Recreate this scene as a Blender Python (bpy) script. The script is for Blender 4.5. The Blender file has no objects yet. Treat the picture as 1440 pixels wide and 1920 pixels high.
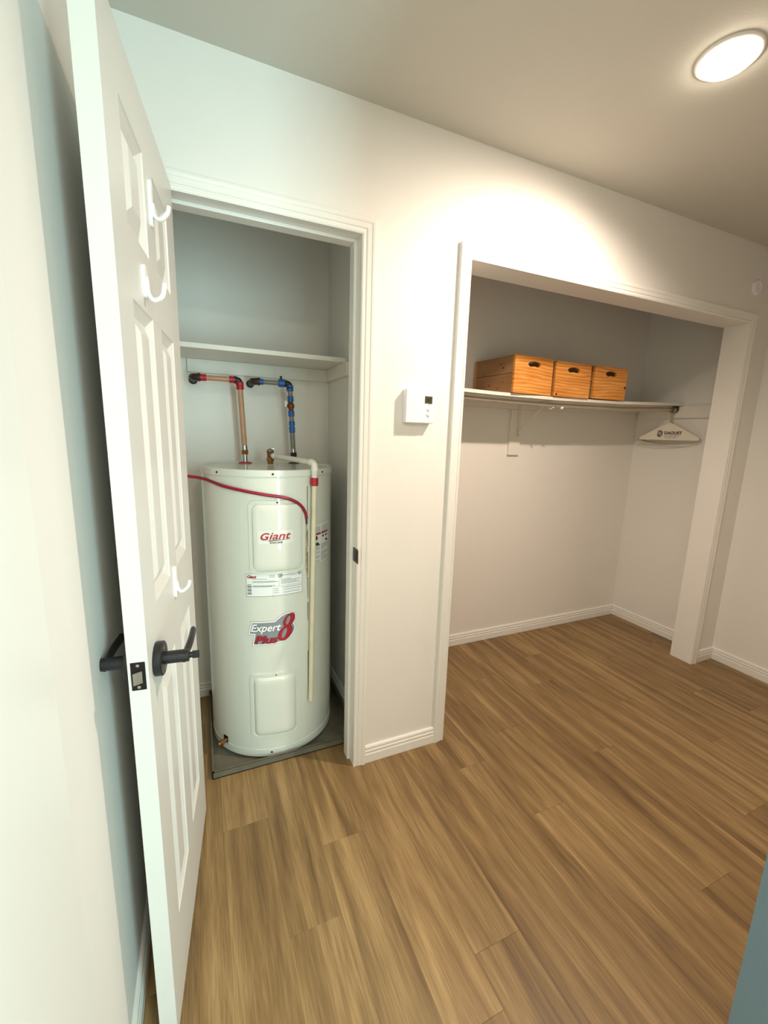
import bpy, bmesh, math, random
from mathutils import Vector, Matrix
random.seed(7)
sc = bpy.context.scene
COL = sc.collection

# ---------------------------------------------------------------- camera
def cam_axes(yaw, pitch, roll):
    fw = Vector((math.sin(-yaw)*math.cos(pitch), math.cos(yaw)*math.cos(pitch), math.sin(pitch)))
    rt = Vector((math.cos(yaw), math.sin(yaw), 0)); up = rt.cross(fw)
    c, s = math.cos(roll), math.sin(roll)
    return c*rt+s*up, -s*rt+c*up, fw
CAMP = Vector((-.1329, -1.464, 1.3833))
rt, up, fw = cam_axes(-.4148, -.1837, .029)
cd = bpy.data.cameras.new('camera'); cam = bpy.data.objects.new('camera', cd); COL.objects.link(cam)
cd.sensor_fit = 'VERTICAL'; cd.sensor_height = 24; cd.lens = 788.293/1920*24; cd.clip_start = .02
M = Matrix((rt, up, -fw)).transposed().to_4x4(); M.translation = CAMP
cam.matrix_world = M; sc.camera = cam
# ---------------------------------------------------------------- world, lights, exposure
w = bpy.data.worlds.new('world'); sc.world = w; w.use_nodes = True
w.node_tree.nodes['Background'].inputs[0].default_value = (.62, .82, 1, 1)
w.node_tree.nodes['Background'].inputs[1].default_value = 2.0
sc.view_settings.view_transform = 'Standard'; sc.view_settings.look = 'None'
sc.view_settings.gamma = 1; sc.view_settings.use_curve_mapping = False
sc.view_settings.exposure = 0.15
LAMP = Vector((1.25, -.58, 2.4))
DAY_W = 40; LAMP_W = 100; FILL_W = 15
def light(name, kind, loc, aim, energy, color, **kw):
    l = bpy.data.lights.new(name, kind); l.energy = energy; l.color = color
    for k, v in kw.items(): setattr(l, k, v)
    o = bpy.data.objects.new(name, l); COL.objects.link(o); o.location = loc
    o.rotation_euler = (Vector(aim)-Vector(loc)).to_track_quat('-Z', 'Y').to_euler()
    return o
# daylight through the hall window behind the camera
light('window_daylight', 'AREA', (.55, -2.63, 1.14), (.1, 0, 1.14), DAY_W, (.62, .97, 1.0), shape='RECTANGLE', size=.28, size_y=2.0)
# recessed ceiling lamp
light('ceiling_lamp_light', 'SPOT', (1.25, -.58, 2.372), (1.05, -.22, 1.0), LAMP_W, (1.0, .83, .70),
      spot_size=math.radians(160), spot_blend=1.0, shadow_soft_size=.03)
# added warm fill from the unseen hall behind the camera
light('hall_fill_light', 'AREA', (.15, -2.15, 2.40), (.15, -2.15, 0), FILL_W, (1.0, .86, .70), shape='DISK', size=.2)

# ================================================================ materials
def new_mat(name):
    m = bpy.data.materials.new(name); m.use_nodes = True
    nt = m.node_tree; return m, nt, nt.nodes, nt.links, nt.nodes['Principled BSDF']
def lin(c):
    return tuple(((x/255)/12.92 if x/255 <= .04045 else ((x/255+.055)/1.055)**2.4) for x in c)+(1,)
def paint(name, rgb, rough=.5, var=.03, scale=6, bump=.0, bscale=300, metal=0, spec=.5, coat=0):
    m, nt, N, L, b = new_mat(name)
    c = lin(rgb)
    tc = N.new('ShaderNodeTexCoord'); n = N.new('ShaderNodeTexNoise'); n.inputs['Scale'].default_value = scale; n.inputs['Detail'].default_value = 4
    L.new(tc.outputs['Object'], n.inputs['Vector'])
    r = N.new('ShaderNodeValToRGB'); r.color_ramp.elements[0].position = .3; r.color_ramp.elements[1].position = .7
    r.color_ramp.elements[0].color = tuple(max(0, x*(1-var)) for x in c[:3])+(1,)
    r.color_ramp.elements[1].color = tuple(min(1, x*(1+var)) for x in c[:3])+(1,)
    L.new(n.outputs['Fac'], r.inputs['Fac']); L.new(r.outputs['Color'], b.inputs['Base Color'])
    b.inputs['Roughness'].default_value = rough; b.inputs['Metallic'].default_value = metal
    b.inputs['Specular IOR Level'].default_value = spec; b.inputs['Coat Weight'].default_value = coat; b.inputs['Coat Roughness'].default_value = .03
    if bump:
        n2 = N.new('ShaderNodeTexNoise'); n2.inputs['Scale'].default_value = bscale; L.new(tc.outputs['Object'], n2.inputs['Vector'])
        bp = N.new('ShaderNodeBump'); bp.inputs['Strength'].default_value = bump; bp.inputs['Distance'].default_value = .002
        L.new(n2.outputs['Fac'], bp.inputs['Height']); L.new(bp.outputs['Normal'], b.inputs['Normal'])
    return m
def wood(name, dark, mid, light_, sx=9, sy=.8, fine=140, rough=.45, axis='y', contrast=1.0, rings=.25, seed=0, bump=.15, per_object=True, fmix=.35, det=6):
    m, nt, N, L, b = new_mat(name)
    tc = N.new('ShaderNodeTexCoord'); oi = N.new('ShaderNodeObjectInfo')
    mul = N.new('ShaderNodeMath'); mul.operation = 'MULTIPLY'; mul.inputs[1].default_value = 37.0 if per_object else 0
    L.new(oi.outputs['Random'], mul.inputs[0])
    cmb = N.new('ShaderNodeCombineXYZ'); L.new(mul.outputs[0], cmb.inputs[0]); L.new(mul.outputs[0], cmb.inputs[1]); cmb.inputs[2].default_value = seed
    add = N.new('ShaderNodeVectorMath'); add.operation = 'ADD'; L.new(tc.outputs['Object'], add.inputs[0]); L.new(cmb.outputs[0], add.inputs[1])
    def mp(s_long, s_cross):
        q = N.new('ShaderNodeMapping')
        q.inputs['Scale'].default_value = {'y': (s_cross, s_long, s_cross), 'x': (s_long, s_cross, s_cross)}[axis]
        L.new(add.outputs[0], q.inputs['Vector']); return q
    n1 = N.new('ShaderNodeTexNoise'); n1.inputs['Scale'].default_value = 1; n1.inputs['Detail'].default_value = det; n1.inputs['Roughness'].default_value = .62; n1.inputs['Distortion'].default_value = .6
    L.new(mp(sy, sx).outputs[0], n1.inputs['Vector'])
    n2 = N.new('ShaderNodeTexNoise'); n2.inputs['Scale'].default_value = 1; n2.inputs['Detail'].default_value = 3
    L.new(mp(fine*.035, fine).outputs[0], n2.inputs['Vector'])
    wv = N.new('ShaderNodeTexWave'); wv.wave_type = 'BANDS'; wv.bands_direction = 'X' if axis == 'y' else 'Z'
    wv.inputs['Scale'].default_value = 1; wv.inputs['Distortion'].default_value = 9; wv.inputs['Detail'].default_value = 2; wv.inputs['Detail Scale'].default_value = .8
    L.new(mp(sy*1.2, sx*1.1).outputs[0], wv.inputs['Vector'])
    s1 = N.new('ShaderNodeMath'); s1.operation = 'MULTIPLY_ADD'; L.new(n2.outputs['Fac'], s1.inputs[0]); s1.inputs[1].default_value = fmix; L.new(n1.outputs['Fac'], s1.inputs[2])
    s2 = N.new('ShaderNodeMath'); s2.operation = 'MULTIPLY_ADD'; L.new(wv.outputs['Fac'], s2.inputs[0]); s2.inputs[1].default_value = rings; L.new(s1.outputs[0], s2.inputs[2])
    r = N.new('ShaderNodeValToRGB'); e = r.color_ramp.elements
    ctr = .5+fmix*.5+rings*.5; lo, hi = ctr-.2/contrast, ctr+.2/contrast
    e[0].position = lo; e[0].color = lin(dark); e[1].position = hi; e[1].color = lin(light_)
    k = e.new((lo+hi)/2); k.color = lin(mid)
    L.new(s2.outputs[0], r.inputs['Fac'])
    hv = N.new('ShaderNodeHueSaturation'); L.new(r.outputs['Color'], hv.inputs['Color'])
    mr = N.new('ShaderNodeMapRange'); mr.inputs[3].default_value = .97; mr.inputs[4].default_value = 1.03; L.new(oi.outputs['Random'], mr.inputs[0]); L.new(mr.outputs[0], hv.inputs['Value'])
    L.new(hv.outputs['Color'], b.inputs['Base Color'])
    b.inputs['Roughness'].default_value = rough
    bp = N.new('ShaderNodeBump'); bp.inputs['Strength'].default_value = bump; bp.inputs['Distance'].default_value = .001
    L.new(n2.outputs['Fac'], bp.inputs['Height']); L.new(bp.outputs['Normal'], b.inputs['Normal'])
    return m
def emit(name, rgb, s):
    m, nt, N, L, b = new_mat(name)
    b.inputs['Base Color'].default_value = (.9, .9, .9, 1); b.inputs['Emission Color'].default_value = rgb+(1,); b.inputs['Emission Strength'].default_value = s
    return m
MT = dict(
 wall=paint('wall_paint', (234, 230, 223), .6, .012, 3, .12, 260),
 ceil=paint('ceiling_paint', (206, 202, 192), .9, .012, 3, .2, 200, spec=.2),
 closet=paint('closet_paint', (234, 229, 220), .6, .012, 3, .1, 260),
 trim=paint('trim_paint', (236, 233, 226), .32, .01, 5, .04, 120),
 door=paint('door_paint', (216, 213, 206), .36, .01, 5, .05, 150),
 floor_sub=paint('subfloor', (60, 45, 30), .8),
 plank=wood('oak_plank', (96, 71, 42), (134, 106, 66), (172, 142, 96), sx=17, sy=1.1, fine=260, rough=.46, contrast=.86, rings=.0, bump=.25, fmix=.36, det=4.5),
 black=paint('matte_black', (24, 23, 25), .38, .05, 20),
 black_s=paint('satin_black', (38, 34, 32), .3, .05, 20, metal=.6),
 steel=paint('steel', (190, 186, 180), .25, .05, 30, metal=1),
 hookw=paint('hook_white_plastic', (244, 244, 240), .25, .01),
 tank=paint('tank_enamel', (218, 218, 205), .42, .012, 2, spec=.4, coat=.6),
 tankd=paint('tank_seam', (170, 168, 156), .4, .03),
 galv=paint('galvanised_pan', (112, 107, 92), .5, .22, 14, metal=.25),
 copper=paint('dull_copper', (112, 66, 44), .45, .3, 60, metal=.5),
 brass=paint('aged_brass', (150, 104, 56), .4, .3, 70, metal=.7),
 tan=paint('tan_pipe', (186, 140, 104), .42, .1, 25),
 greyp=paint('grey_pipe', (126, 121, 112), .45, .1, 25),
 cable=paint('cable_red', (146, 22, 44), .4, .06, 40),
 red=paint('red_plastic', (176, 24, 44), .4, .06, 40),
 blue=paint('blue_plastic', (24, 92, 166), .4, .06, 40),
 dkelbow=paint('dark_elbow', (58, 42, 40), .45, .2, 60, metal=.3),
 cream=paint('cream_pipe', (226, 214, 184), .4, .06, 15),
 pvc=paint('white_pipe', (232, 226, 214), .35, .03, 20),
 stain=paint('rust_stain', (176, 160, 128), .5, .3, 60),
 stain2=paint('dark_drip', (96, 74, 52), .5, .4, 90),
 patch=paint('logo_patch_paper', (226, 226, 214), .4, .01),
 paper=paint('label_paper', (236, 236, 232), .45, .01),
 ink=paint('label_ink', (48, 50, 50), .5, .05),
 inkg=paint('label_grey_ink', (104, 106, 106), .5, .05),
 inkr=paint('label_red_ink', (168, 22, 40), .45, .05),
 inkdr=paint('label_dark_red_ink', (92, 10, 22), .45, .05),
 inkgr=paint('label_grey_panel', (138, 140, 142), .45, .03),
 inkw=paint('label_white_ink', (244, 244, 244), .45, .01),
 plastic=paint('thermostat_plastic', (238, 234, 240), .35, .008),
 lcd=paint('lcd_screen', (66, 66, 46), .2, .05),
 lcdd=paint('lcd_digit', (30, 32, 20), .3, .05),
 melamine=paint('shelf_melamine', (232, 226, 214), .4, .01),
 bracket=paint('bracket_white', (222, 214, 202), .4, .02),
 rod=paint('closet_rod_metal', (196, 186, 170), .3, .04, 30, metal=.55),
 bronze=paint('rod_socket_bronze', (92, 76, 52), .4, .1, 30, metal=.5),
 hanger=paint("hanger_wire_white", (170, 160, 146), .4, .02),
 cape=paint('paper_cape', (232, 222, 204), .6, .02),
 jamb_shaded=paint('jamb_shade_tint', (98, 114, 122), .45, .02),  # bluish shade on the entry jamb, put into its base colour
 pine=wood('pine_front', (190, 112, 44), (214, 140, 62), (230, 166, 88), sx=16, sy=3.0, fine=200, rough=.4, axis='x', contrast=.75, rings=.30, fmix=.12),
 pine_shaded=wood('pine_side_shade', (126, 90, 56), (152, 112, 74), (172, 132, 92), sx=16, sy=2.5, fine=200, rough=.5, axis='y', contrast=.6, rings=.1, fmix=.12),  # darker pine for sides and bottom, their shade put into the colour
 knot=paint('pine_knot', (92, 38, 18), .5, .2, 200),
 lampglow=emit('lamp_glow', (1.0, .90, .72), 30.0),
)

# ================================================================ mesh helpers
def obj(name, bm, mat, parent=None, smooth=False, angle=None):
    me = bpy.data.meshes.new(name)
    bmesh.ops.recalc_face_normals(bm, faces=bm.faces)
    bm.to_mesh(me); bm.free(); me.materials.append(mat)
    if smooth or angle:
        for p in me.polygons: p.use_smooth = True
        if angle: me.set_sharp_from_angle(angle=math.radians(angle))
    o = bpy.data.objects.new(name, me); COL.objects.link(o)
    if parent: o.parent = parent
    return o
def empty(name, loc=(0, 0, 0), rz=0):
    o = bpy.data.objects.new(name, None); COL.objects.link(o); o.location = loc; o.rotation_euler = (0, 0, rz); o.empty_display_size = .05
    return o
def tag(o, label=None, cat=None, group=None, kind=None):
    for k, v in (('label', label), ('category', cat), ('group', group), ('kind', kind)):
        if v: o[k] = v
    return o
def B(): return bmesh.new()
def box(bm, x0, x1, y0, y1, z0, z1, bev=0):
    r = bmesh.ops.create_cube(bm, size=1); vs = r['verts']
    for v in vs: v.co = Vector(((x0+x1)/2+v.co.x*(x1-x0), (y0+y1)/2+v.co.y*(y1-y0), (z0+z1)/2+v.co.z*(z1-z0)))
    if bev:
        es = list({e for v in vs for e in v.link_edges})
        bmesh.ops.bevel(bm, geom=es, offset=bev, segments=2, affect='EDGES', profile=.5)
    return bm
def frame_from(d):
    d = d.normalized(); a = Vector((0, 0, 1)) if abs(d.z) < .9 else Vector((1, 0, 0))
    u = d.cross(a).normalized(); return u, d.cross(u).normalized()
def tube(bm, pts, r, seg=16, caps=True):
    pts = [Vector(p) for p in pts]; n = len(pts); rs = r if isinstance(r, (list, tuple)) else [r]*n
    u = None; rings = []
    for i, p in enumerate(pts):
        d = (pts[min(i+1, n-1)]-pts[max(i-1, 0)]).normalized()
        if u is None: u, v = frame_from(d)
        else:
            u = (u-d*u.dot(d)).normalized()
        v = d.cross(u)
        rings.append([bm.verts.new(p+(u*math.cos(t)+v*math.sin(t))*rs[i]) for t in [2*math.pi*k/seg for k in range(seg)]])
    for a, b in zip(rings, rings[1:]):
        for k in range(seg): bm.faces.new((a[k], a[(k+1) % seg], b[(k+1) % seg], b[k]))
    if caps: bm.faces.new(rings[0]); bm.faces.new(rings[-1])
    return bm
def smooth_path(P, n=8):
    P = [Vector(p) for p in P]; out = []
    for i in range(len(P)-1):
        p0, p1, p2, p3 = P[max(i-1, 0)], P[i], P[i+1], P[min(i+2, len(P)-1)]
        for k in range(n):
            t = k/n
            out.append(.5*((2*p1)+(p2-p0)*t+(2*p0-5*p1+4*p2-p3)*t*t+(3*p1-p0-3*p2+p3)*t**3))
    out.append(P[-1]); return out
def lathe(bm, prof, c=(0, 0, 0), seg=48, axis='z', cap=True):
    """prof [(r, h)] about axis through c"""
    c = Vector(c); rings = []
    for r, h in prof:
        ring = []
        for k in range(seg):
            t = 2*math.pi*k/seg; a, b_ = r*math.cos(t), r*math.sin(t)
            ring.append(bm.verts.new(c+(Vector((a, b_, h)) if axis == 'z' else Vector((a, h, b_)) if axis == 'y' else Vector((h, a, b_)))))
        rings.append(ring)
    for a, b_ in zip(rings, rings[1:]):
        for k in range(seg): bm.faces.new((a[k], a[(k+1) % seg], b_[(k+1) % seg], b_[k]))
    if cap: bm.faces.new(rings[0]); bm.faces.new(rings[-1])
    return bm
def sweep(bm, path, prof, to3):
    """path: 2D points (inner line); prof: [(offset outward, protrusion)] ; mitred; to3(a,b,t)->3D"""
    n = len(path); P = [Vector(p) for p in path]; rings = []
    for i in range(n):
        d1 = (P[i]-P[i-1]).normalized() if i else None; d2 = (P[i+1]-P[i]).normalized() if i < n-1 else None
        n1 = Vector((-d1.y, d1.x)) if d1 else None; n2 = Vector((-d2.y, d2.x)) if d2 else None
        if n1 and n2: m = (n1+n2); m = m/(m.dot(n1))
        else: m = n1 or n2
        rings.append([bm.verts.new(to3(*(P[i]+m*o), t)) for o, t in prof])
    k = len(prof)
    for a, b_ in zip(rings, rings[1:]):
        for j in range(k): bm.faces.new((a[j], a[(j+1) % k], b_[(j+1) % k], b_[j]))
    bm.faces.new(rings[0]); bm.faces.new(rings[-1])
    return bm
def flat_poly(bm, outline, holes=(), z=0):
    es = []
    for loop in [outline]+list(holes):
        vs = [bm.verts.new((p[0], p[1], z)) for p in loop]
        es += [bm.edges.new((vs[i], vs[(i+1) % len(vs)])) for i in range(len(vs))]
    bmesh.ops.triangle_fill(bm, use_beauty=True, use_dissolve=False, edges=es)
    return bm
def text_bm(body, size, shear=0, offset=0, cx=0, cy=0, sx=1, align='CENTER', spacing=1):
    cu = bpy.data.curves.new('txt', 'FONT'); cu.body = body; cu.size = size; cu.shear = shear; cu.offset = offset
    cu.align_x = align; cu.space_character = spacing; cu.fill_mode = 'BOTH'; cu.resolution_u = 4
    o = bpy.data.objects.new('txt', cu); me = bpy.data.meshes.new_from_object(o)
    bm = bmesh.new(); bm.from_mesh(me); bpy.data.objects.remove(o); bpy.data.curves.remove(cu); bpy.data.meshes.remove(me)
    for v in bm.verts: v.co = Vector((v.co.x*sx+cx, v.co.y+cy, 0))
    return bm
def fit_text(body, u0, u1, z0, z1, shear=0, offset=0, spacing=1):
    bm = text_bm(body, 1.0, shear, offset, spacing=spacing)
    xs = [v.co.x for v in bm.verts]; ys = [v.co.y for v in bm.verts]; ax, bx, ay, by = min(xs), max(xs), min(ys), max(ys)
    for v in bm.verts: v.co = Vector((u0+(v.co.x-ax)/(bx-ax)*(u1-u0), z0+(v.co.y-ay)/(by-ay)*(z1-z0), 0))
    return bm
def join(bms):
    out = bmesh.new()
    for b_ in bms:
        me = bpy.data.meshes.new('t'); b_.to_mesh(me); b_.free(); out.from_mesh(me); bpy.data.meshes.remove(me)
    return out
def rrect(x0, x1, y0, y1, r, n=6):
    out = []
    for cx, cy, a in ((x1-r, y1-r, 0), (x0+r, y1-r, 90), (x0+r, y0+r, 180), (x1-r, y0+r, 270)):
        for k in range(n+1):
            t = math.radians(a+90*k/n); out.append((cx+r*math.cos(t), cy+r*math.sin(t)))
    return out
def ellipse(cx, cy, a, b_, n=24, shear=0):
    return [(cx+a*math.cos(2*math.pi*k/n)+shear*b_*math.sin(2*math.pi*k/n), cy+b_*math.sin(2*math.pi*k/n)) for k in range(n)]

# ================================================================ the setting
ZC = 2.426; D = .737; XL = -.33; XR = 2.885; YS = -2.7
def struct(name, bm, mat, parent=None, **k):
    o = obj(name, bm, mat, parent, **k); o['kind'] = 'structure'; return o
# floor with real planks
fl = struct('floor', box(B(), XL-.1, XR+.1, YS-.1, D+.1, -.06, -.006), MT['floor_sub'])
PW = .152; xs0 = .186-PW*4; PL = 1.22
joint = {0: -.296, 4: -.187, 7: -.885, 11: -.115, 12: -.49, 6: -.062, 5: -.475, -1: -.52, 1: .35, 2: -.75, 3: .12, 8: -.33, 9: .18, 10: -.78}
pm = {}
def plank_mesh(w_, l_):
    key = (round(w_, 4), round(l_, 3))
    if key not in pm:
        b_ = B(); box(b_, .0001, w_-.0001, .0002, l_-.0002, -.006, 0)
        top = [e for e in b_.edges if all(v.co.z > -.001 for v in e.verts)]
        bmesh.ops.bevel(b_, geom=top, offset=.00035, segments=1, affect='EDGES')
        me = bpy.data.meshes.new('plank'); b_.to_mesh(me); b_.free(); me.materials.append(MT['plank']); pm[key] = me
    return pm[key]
for k in range(-5, 20):
    x0 = .186+PW*k; x1 = x0+PW
    if x1 < XL+.001 or x0 > XR-.001: continue
    a, b_ = max(x0, XL), min(x1, XR)
    j = joint.get(k, random.uniform(-.9, .3))
    y = j-PL*4
    while y < D:
        c, d_ = max(y, YS), min(y+PL, D)
        if d_-c > .02:
            o = bpy.data.objects.new('plank', plank_mesh(b_-a, d_-c)); COL.objects.link(o); o.parent = fl; o.location = (a, c, 0)
        y += PL
# ceiling
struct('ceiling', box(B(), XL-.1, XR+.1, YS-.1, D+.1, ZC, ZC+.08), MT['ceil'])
# walls
WT = .093
b_ = B()
box(b_, XL, -.245, 0, WT, 0, ZC); box(b_, -.245, .42, 0, WT, 2.055, ZC)
box(b_, .42, .8214, 0, WT, 0, ZC); box(b_, .8214, 2.682, 0, WT, 2.053, ZC); box(b_, 2.682, XR, 0, WT, 0, ZC)
struct('wall_front', b_, MT['wall'])
struct('wall_closet_back', box(B(), XL, XR, D, D+.08, 0, ZC), MT['closet'])
struct('wall_closet_divider', box(B(), .50, .60, WT, D, 0, ZC), MT['closet'])
struct('wall_left', box(B(), XL-.1, XL, YS, D+.08, 0, ZC), MT['wall'])
struct('wall_right', box(B(), XR, XR+.1, YS, D+.08, 0, ZC), MT['wall'])
struct('wall_entry', box(B(), .425, XR, -1.405, -1.285, 0, ZC), MT['wall'])
# hall wall with a narrow window behind the camera
b_ = B(); wx0, wx1, wz0, wz1 = .35, .75, .08, 2.2
box(b_, XL-.1, wx0, YS-.12, YS, 0, ZC); box(b_, wx1, XR+.1, YS-.12, YS, 0, ZC); box(b_, wx0, wx1, YS-.12, YS, 0, wz0); box(b_, wx0, wx1, YS-.12, YS, wz1, ZC)
struct('wall_hall', b_, MT['wall'])
b_ = B()
box(b_, wx0, wx0+.04, YS-.09, YS-.04, wz0, wz1); box(b_, wx1-.04, wx1, YS-.09, YS-.04, wz0, wz1)
box(b_, wx0, wx1, YS-.09, YS-.04, wz0, wz0+.04); box(b_, wx0, wx1, YS-.09, YS-.04, wz1-.04, wz1)
struct('window_1', b_, MT['trim'])
# casings: profile (outward offset, protrusion)
CW = .052
CP = [(0, 0), (0, .008), (.004, .0105), (.010, .011), (.0125, .0085), (.016, .0085), (.019, .0115), (.034, .0125), (.037, .0145), (.043, .0155), (.050, .015), (CW, .0125), (CW, 0)]
fy = lambda a, b2, t: (a, -t, b2)
struct('trim_1', sweep(B(), [(-.225, 0), (-.225, 2.0375), (.40, 2.0375), (.40, 0)], CP, fy), MT['trim'])
struct('trim_2', sweep(B(), [(.8394, 0), (.8394, 2.035), (2.664, 2.035), (2.664, 0)], CP, fy), MT['trim'])
# jambs of the heater closet with door stop
b_ = B()
box(b_, .40, .42, 0, WT, 0, 2.0575); box(b_, -.245, -.225, 0, WT, 0, 2.0575); box(b_, -.225, .40, 0, WT, 2.0375, 2.0575)
j1 = struct('trim_3', b_, MT['trim'])
b_ = B()
box(b_, .389, .40, .04, .085, 0, 2.0375, .0015); box(b_, -.225, -.214, .04, .085, 0, 2.0375, .0015); box(b_, -.214, .389, .04, .085, 2.0265, 2.0375, .0015)
obj('door_stop', b_, MT['trim'], j1)
st = obj('strike_plate', flat_poly(B(), rrect(-.026, .034, .893, .949, .006)), MT['black_s'], j1)
me = st.data
for v in me.vertices: v.co = Vector((.3992, v.co.x, v.co.y))
hole = obj('latch_hole', box(B(), .3985, .3992, -.004, .018, .905, .937), MT['black'], j1)
# jambs of the open closet
b_ = B()
box(b_, 2.664, 2.682, -.0, .12, 0, 2.053); box(b_, .8214, .8394, 0, .12, 0, 2.053); box(b_, .8394, 2.664, 0, .12, 2.035, 2.053)
struct('trim_4', b_, MT['trim'])
# baseboards: profile in (protrusion, height)
BP = [(0, 0), (.0115, 0), (.0125, .002), (.0125, .040), (.0095, .044), (.0095, .047), (.0120, .051), (.0115, .057), (.0085, .060), (.0085, .063), (.0105, .067), (.0095, .074), (.006, .078), (0, .078)]
def baseboard(name, p, q, nrm):
    b_ = B(); n_ = Vector((nrm[0], nrm[1], 0)); rings = []
    for e in (p, q): rings.append([b_.verts.new(Vector((e[0], e[1], 0))+n_*t+Vector((0, 0, h))) for t, h in BP])
    k = len(BP)
    for j in range(k): b_.faces.new((rings[0][j], rings[0][(j+1) % k], rings[1][(j+1) % k], rings[1][j]))
    b_.faces.new(rings[0]); b_.faces.new(rings[1])
    return struct(name, b_, MT['trim'])
baseboard('baseboard_middle', (.452, 0), (.7874, 0), (0, -1))
baseboard('baseboard_corner', (2.716, 0), (XR-.0125, 0), (0, -1))
baseboard('baseboard_right', (XR, 0), (XR, -1.285), (-1, 0))
baseboard('baseboard_closet_back', (.60, D), (XR, D), (0, -1))
baseboard('baseboard_closet_right', (XR, WT), (XR, D-.0125), (-1, 0))
baseboard('baseboard_heater_back', (XL, D), (.50, D), (0, -1))
baseboard('baseboard_heater_right', (.50, WT), (.50, D-.0125), (-1, 0))
baseboard('baseboard_left', (XL, -.857), (XL, -.016), (1, 0))
# casing and closed door in the left wall, close to the camera
struct('trim_5', box(B(), XL, XL+.016, -1.115, -.857, 0, ZC, .004), MT['trim'])
d2 = struct('door_2', box(B(), XL, XL+.008, -1.86, -1.118, .01, 2.05), MT['door'])
lathe(b_ := B(), [(.024, 0), (.027, .006), (.012, .01), (.011, .03), (.024, .038), (.027, .05), (.02, .06), (.0, .062)], (XL+.008, -1.80, .95), 24, 'x', cap=False)
obj('door_knob', b_, MT['black'], d2, smooth=True)
# entry opening jamb lining, bottom right of the frame
struct('trim_6', box(B(), .413, .425, -1.405, -1.285, 0, ZC), MT['jamb_shaded'])

# ================================================================ open panel door
HX, HY = -.1709, -.0073; DA = -1.6829; DW = .6207; TH = .035
dn = Vector((-math.sin(DA), math.cos(DA)))      # face normal (towards +x)
door = empty('door_1', (HX, HY, 0), DA)          # local x: hinge -> free edge; local +y: visible face; slab y in [-TH,0]
tag(door, 'white six-panel door standing open in front of the water heater closet', None, kind='structure')
xc = [0, .113, .275, .362, .525, DW]; zc = [.01, .233, .852, 1.028, 1.612, 1.733, 1.932, 2.045]
cells = [(i, k) for i in (1, 3) for k in (1, 3, 5)]
b_ = B()
for i in range(5):
    for k in range(7):
        if (i, k) in cells: continue
        for y in (0, -TH):
            b_.faces.new([b_.verts.new((x, y, z)) for x, z in ((xc[i], zc[k]), (xc[i+1], zc[k]), (xc[i+1], zc[k+1]), (xc[i], zc[k+1]))])
for a, c in (((0, .01), (DW, .01)), ((DW, .01), (DW, 2.045)), ((DW, 2.045), (0, 2.045)), ((0, 2.045), (0, .01))):
    b_.faces.new([b_.verts.new((p[0], y, p[1])) for p, y in ((a, 0), (c, 0), (c, -TH), (a, -TH))])
bmesh.ops.remove_doubles(b_, verts=b_.verts, dist=1e-5)
obj('door_leaf', b_, MT['door'], door)
def panel_bm(w_, h_):
    b_ = B()
    for y, s in ((0, -1), (-TH, 1)):
        rings = []
        for ins, dep in ((0, 0), (.003, .003), (.021, .0125), (.025, .0125), (.049, .0015), (.052, .001)):
            rings.append([b_.verts.new((x, y+s*dep, z)) for x, z in ((ins, ins), (w_-ins, ins), (w_-ins, h_-ins), (ins, h_-ins))])
        for a, c in zip(rings, rings[1:]):
            for q in range(4): b_.faces.new((a[q], a[(q+1) % 4], c[(q+1) % 4], c[q]))
        b_.faces.new(rings[-1])
    return b_
for i, k in cells:
    o = obj('door_panel', panel_bm(xc[i+1]-xc[i], zc[k+1]-zc[k]), MT['door'], door); o.location = (xc[i], 0, zc[k])
    nrm = None
# hinges
for z in (.25, 1.05, 1.85):
    b_ = tube(B(), [(-.004, -TH-.002, z-.045), (-.004, -TH-.002, z+.045)], .006, 12); obj('hinge', b_, MT['black_s'], door, angle=40)
# latch plate on the free edge
LZ = .921
lp = obj('latch_plate', box(B(), DW-.001, DW+.0012, -TH+.005, -.005, LZ-.0285, LZ+.0285, .0008), MT['black_s'], door)
b_ = B()
poly = [(-.024, 0), (-.010, 0), (-.010, .004), (-.024, .012)]
lo = [b_.verts.new((DW+.001+q, p, LZ-.012)) for p, q in poly]; hi = [b_.verts.new((DW+.001+q, p, LZ+.012)) for p, q in poly]
for j in range(4): b_.faces.new((lo[j], lo[(j+1) % 4], hi[(j+1) % 4], hi[j]))
b_.faces.new(lo); b_.faces.new(hi)
tag(obj('latch_bolt', b_, MT['steel'], lp), 'chrome latch bolt')
for z in (LZ-.022, LZ+.022):
    obj('screw', lathe(B(), [(.003, .0), (.003, .0006), (.0005, .0009)], (DW+.0012, -TH/2, z), 12, 'x'), MT['steel'], lp)
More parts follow.
